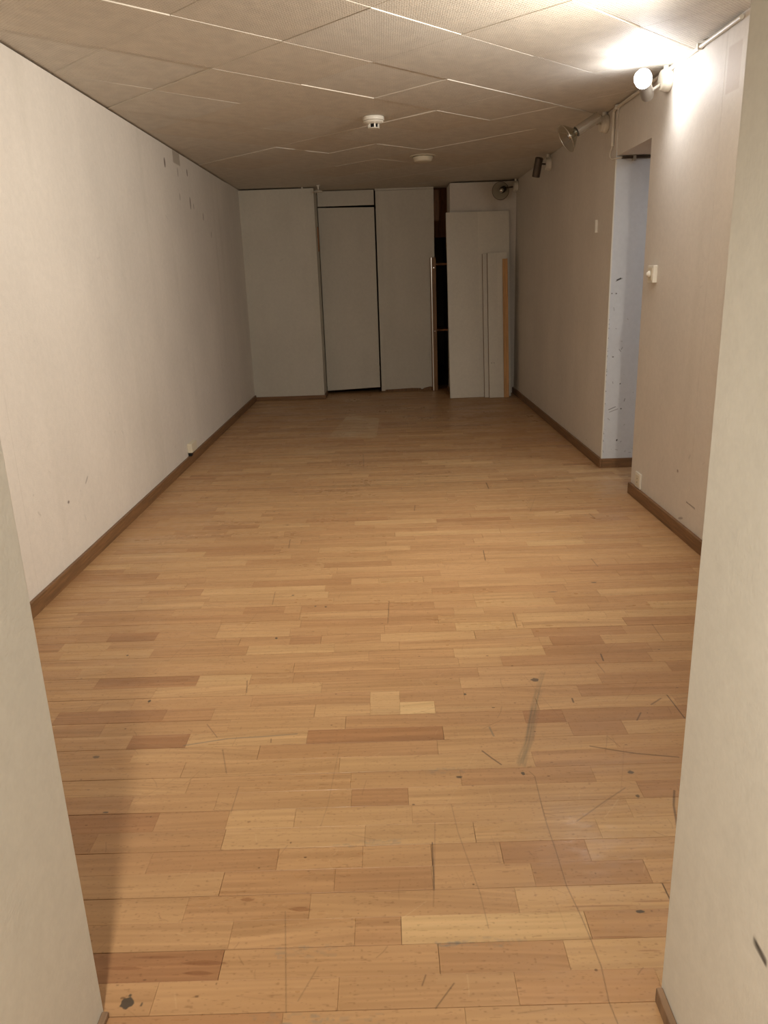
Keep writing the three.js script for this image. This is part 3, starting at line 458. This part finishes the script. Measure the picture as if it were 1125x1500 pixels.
// ---------------------------------------------------------------- ceiling fittings
{
  const t = thing('smoke_detector', 'white round smoke detector with open sensing vents on the ceiling', 'smoke detector', [-0.016, H - 0.0015, -4.905]);
  mesh('base', lathe([[0, 0], [0.058, 0], [0.062, -0.004], [0.062, -0.02], [0.06, -0.023], [0, -0.023]]), M.white, t);
  mesh('body', lathe([[0, -0.023], [0.057, -0.023], [0.059, -0.027], [0.057, -0.031], [0.046, -0.037], [0.036, -0.04], [0, -0.04]]), M.white, t);
  for (let k = 0; k < 6; k++) { const a = k / 6 * 6.283 + 0.3, g = new THREE.BoxGeometry(0.009, 0.021, 0.005); g.rotateY(-a + Math.PI / 2); g.translate(Math.cos(a) * 0.031, -0.05, Math.sin(a) * 0.031); mesh('vent_rib', g, M.white, t); }
  mesh('sensing_chamber', lathe([[0, -0.039], [0.022, -0.039], [0.022, -0.06], [0, -0.06]], 24), M.black, t);
  mesh('end_plate', lathe([[0, -0.059], [0.034, -0.059], [0.034, -0.062], [0.03, -0.064], [0, -0.064]]), M.white, t);
}
{
  const t = thing('ceiling_dome', 'shallow white ceiling dome with a thin round flange', 'ceiling fixture', [0.35, H - 0.001, -6.45]);
  mesh('flange', lathe([[0, 0], [0.1, 0], [0.102, -0.004], [0.098, -0.007], [0, -0.007]], 44), M.yellowed, t);
  mesh('dome', lathe([[0, -0.007], [0.078, -0.007], [0.076, -0.018], [0.068, -0.036], [0.062, -0.042], [0.05, -0.045], [0, -0.046]], 44), M.yellowed, t);
}
{
  const t = thing('ceiling_hanger', 'small white mushroom-shaped fitting hanging from the ceiling by the closet', 'ceiling fitting', [-0.587, H - 0.001, -8.1]);
  mesh('stem', lathe([[0, 0], [0.018, 0], [0.018, -0.006], [0.008, -0.014], [0.007, -0.05], [0, -0.05]], 20), M.white, t);
  mesh('disc', lathe([[0, -0.043], [0.018, -0.044], [0.036, -0.052], [0.047, -0.06], [0.046, -0.064], [0, -0.066]], 28), M.white, t);
}

// ---------------------------------------------------------------- conduit and cable by the doorway
{
  const t = thing('cable_conduit', 'white cable conduit along the wall top, dropping beside the doorway header', 'conduit', [XR - 0.012, H - 0.02, -4.0]);
  mesh('long_run', new THREE.CylinderGeometry(0.0085, 0.0085, 1.6, 14).rotateX(Math.PI / 2).translate(0, 0, -0.03), M.cable, t);
  mesh('drop_run', mergeGeometries([rod(V(0, 0, -0.83), V(0, -0.012, -0.855), 0.0085, 14), rod(V(0, -0.01, -0.855), V(0, -0.19, -0.855), 0.0085, 14)]), M.cable, t);
  for (const z of [-0.79, -0.25, 0.38]) mesh('clip', box(-0.012, 0.012, -0.011, 0.014, z - 0.008, z + 0.008, 0.003), M.white, t);
  const g = new THREE.TubeGeometry(new THREE.CatmullRomCurve3([V(0, -0.188, -0.855), V(0, -0.2, -0.868), V(0, -0.222, -0.892), V(0, -0.245, -0.885), V(0, -0.262, -0.85), V(0.002, -0.264, -0.806), V(0.015, -0.262, -0.795), V(0.05, -0.258, -0.796)]), 40, 0.0042, 10);
  mesh('cable_loop', g, M.cable, t);
}
{
  const t = thing('door_rail', 'dark metal rail under the doorway header', 'rail', [XR + 0.03, OTOP - 0.02, OZ0 + 0.012]);
  mesh('rail', box(0, 0.19, 0.002, 0.016, -0.012, 0.006, 0.002), M.gunmetal, t);
  mesh('bracket', box(0.062, 0.078, -0.01, 0.018, -0.012, 0.012, 0.002), M.brushed, t);
}

// ---------------------------------------------------------------- switch, sockets, wall strip
{
  const t = thing('dimmer_switch', 'white dimmer switch with round knob on the wall beside the doorway', 'switch', [XR, 1.18, -4.03]);
  mesh('plate', box(-0.022, 0, -0.042, 0.042, -0.042, 0.042, 0.004), M.white, t);
  mesh('recess', box(-0.0235, -0.021, -0.03, 0.03, -0.03, 0.03, 0.0006), M.yellowed, t);
  mesh('knob', along(lathe([[0, 0], [0.017, 0], [0.016, 0.008], [0.011, 0.011], [0.010, 0.018], [0, 0.019]], 28), V(-0.023, 0, 0), V(-1, 0, 0)), M.white, t);
}
{
  const t = thing('wall_socket', 'white wall socket just above the brown baseboard beside the doorway', 'socket', [XR, 0.107, -4.06]);
  mesh('plate', box(-0.01, 0, -0.043, 0.043, -0.043, 0.043, 0.004), M.white, t);
  mesh('insert', box(-0.012, -0.009, -0.03, 0.03, -0.03, 0.03, 0.0008), M.yellowed, t);
  for (const y of [-0.01, 0.01]) mesh('hole', along(new THREE.CylinderGeometry(0.0028, 0.0028, 0.002, 12), V(-0.012, y, 0), V(-1, 0, 0)), M.black, t);
}
{
  const t = thing('wall_socket', 'small off-white surface socket box low on the long dented wall', 'socket', [XL, 0.107, -5.34]);
  mesh('box', box(0, 0.034, -0.022, 0.042, -0.075, 0.075, 0.004), M.yellowed, t);
  mesh('cable_entry', box(0.002, 0.026, -0.046, -0.022, 0.03, 0.07, 0.002), M.black, t);
}
{
  const t = thing('wall_strip', 'thin upright white strip stuck on the wall beyond the doorway', 'wall strip', [XR, 1.474, -5.145]);
  mesh('strip', box(-0.016, 0, -0.038, 0.038, -0.006, 0.006, 0.002), M.white, t);
}

// ---------------------------------------------------------------- closet contents and things leaning at the back
for (const [y, w] of [[1.345, 'upper'], [0.655, 'lower']]) {
  const t = thing('closet_shelf', w + ' wooden closet shelf seen through the dark gap', 'shelf', [0.62, y, -8.86]);
  mesh('board', box(-0.6, 0.22, -0.018, 0, -0.19, 0.19), M.shelf, t);
}
{
  const t = thing('edge_board', 'narrow brown board with a bright metal strip against the closet door edge', 'board', [0.556, 0, ZD + 0.02]);
  t.rotation.z = 0.005;
  mesh('plank', box(-0.03, 0.03, 0.002, 1.405, -0.012, 0.012, 0.002), M.brownWood, t);
  mesh('metal_strip', box(-0.023, -0.012, 0.004, 1.404, 0.012, 0.017, 0.002), M.aluminium, t);
  for (const y of [0.645, 1.3]) mesh('screw', along(new THREE.CylinderGeometry(0.005, 0.005, 0.003, 12), V(0.008, y, 0.012), V(0, 0, 1)), M.chrome, t);
}
{
  const lean = -0.118;   // all rest against the column at the same slant
  const put = (name, label, x, w, h, d, z, mat, yaw, extra) => { const t = thing(name, label, 'board', [x, 0.0015 + d * Math.sin(-lean) * 0.0, z]); t.rotation.set(lean, 0, 0); t.rotation.order = 'YXZ'; t.rotation.y = yaw; mesh('panel', box(-w / 2, w / 2, 0, h, -d, 0, 0.0025), mat, t); if (mat === M.board && w < 0.3) mesh('raw_edge', box(-w / 2 - 0.0012, -w / 2 + 0.001, 0.002, h - 0.002, -d + 0.001, -0.001), M.brownWood, t); extra?.(t); return t; };
  put('wide_board', 'wide off-white panel leaning upright against the end wall column', 0.985, 0.63, 1.822, 0.024, -7.955, M.board, 0.05, (t) => { t.position.y = 0.003; });
  put('leaning_board', 'thin white board mostly hidden behind the next, leaning on the wide panel', 1.105, 0.165, 1.42, 0.022, -7.926, M.board, 0.05);
  put('leaning_board', 'narrow white board with screw holes leaning on the wide panel', 1.165, 0.196, 1.425, 0.026, -7.896, M.board, 0.05, (t) => { for (const x of [-0.07, -0.045]) mesh('screw_hole', along(new THREE.CylinderGeometry(0.0035, 0.0035, 0.002, 10), V(x, 0.35, 0.0002), V(0, 0, 1)), M.black, t); });
  put('pine_batten', 'bare pine batten leaning beside the narrow white board', 1.241, 0.05, 1.365, 0.018, -7.874, M.pine, 0.05);
}

// ---------------------------------------------------------------- lamps outside the frame
{
  const t = thing('passage_spotlight', 'ceiling spotlight of the passage behind the photographer', 'spotlight', [-0.22, H - 0.002, 0.3]);
  mesh('base', lathe([[0, 0], [0.05, 0], [0.05, -0.03], [0.04, -0.04], [0, -0.04]]), M.white, t);
  const D = V(0.03, -1, -0.55).normalize(), B = V(0, -0.07, 0.05);
  mesh('holder', along(lathe([[0, 0], [0.028, 0], [0.032, 0.004], [0.032, 0.1], [0.03, 0.1], [0.03, 0.07], [0, 0.07]]), B, D), M.brushed, t);
  const F = B.clone().addScaledVector(D, 0.09);
  mesh('bulb', along(lathe([[0, 0], [0.028, 0], [0.036, 0.02], [0.036, 0.03], [0.02, 0.036], [0, 0.038]]), F, D), lit(CORRIDOR_LIGHT.color, 12), t);
  const s = new THREE.SpotLight(CORRIDOR_LIGHT.color, CORRIDOR_LIGHT.spot, 0, 0.93, 1); s.position.copy(F.clone().addScaledVector(D, 0.045)); s.target.position.copy(F.clone().add(D)); s.castShadow = true; s.shadow.radius = 3.6; s.name = 'passage_beam'; t.add(s); t.add(s.target);
}
{
  const t = thing('side_room_light', 'cool white ceiling panel lamp in the side room', 'ceiling light', [2.35, H - 0.002, -3.9]);
  mesh('frame', box(-0.32, 0.32, -0.05, 0, -0.32, 0.32, 0.005), M.white, t);
  mesh('diffuser', box(-0.3, 0.3, -0.056, -0.05, -0.3, 0.3), lit(SIDE_LIGHT.color, 3), t);
  const l = new THREE.RectAreaLight(SIDE_LIGHT.color, SIDE_LIGHT.intensity, 0.6, 0.6); l.position.set(0, -0.062, 0); l.rotation.x = -Math.PI / 2; l.name = 'side_glow'; t.add(l);
}
shade(scene);
renderer.render(scene, camera);
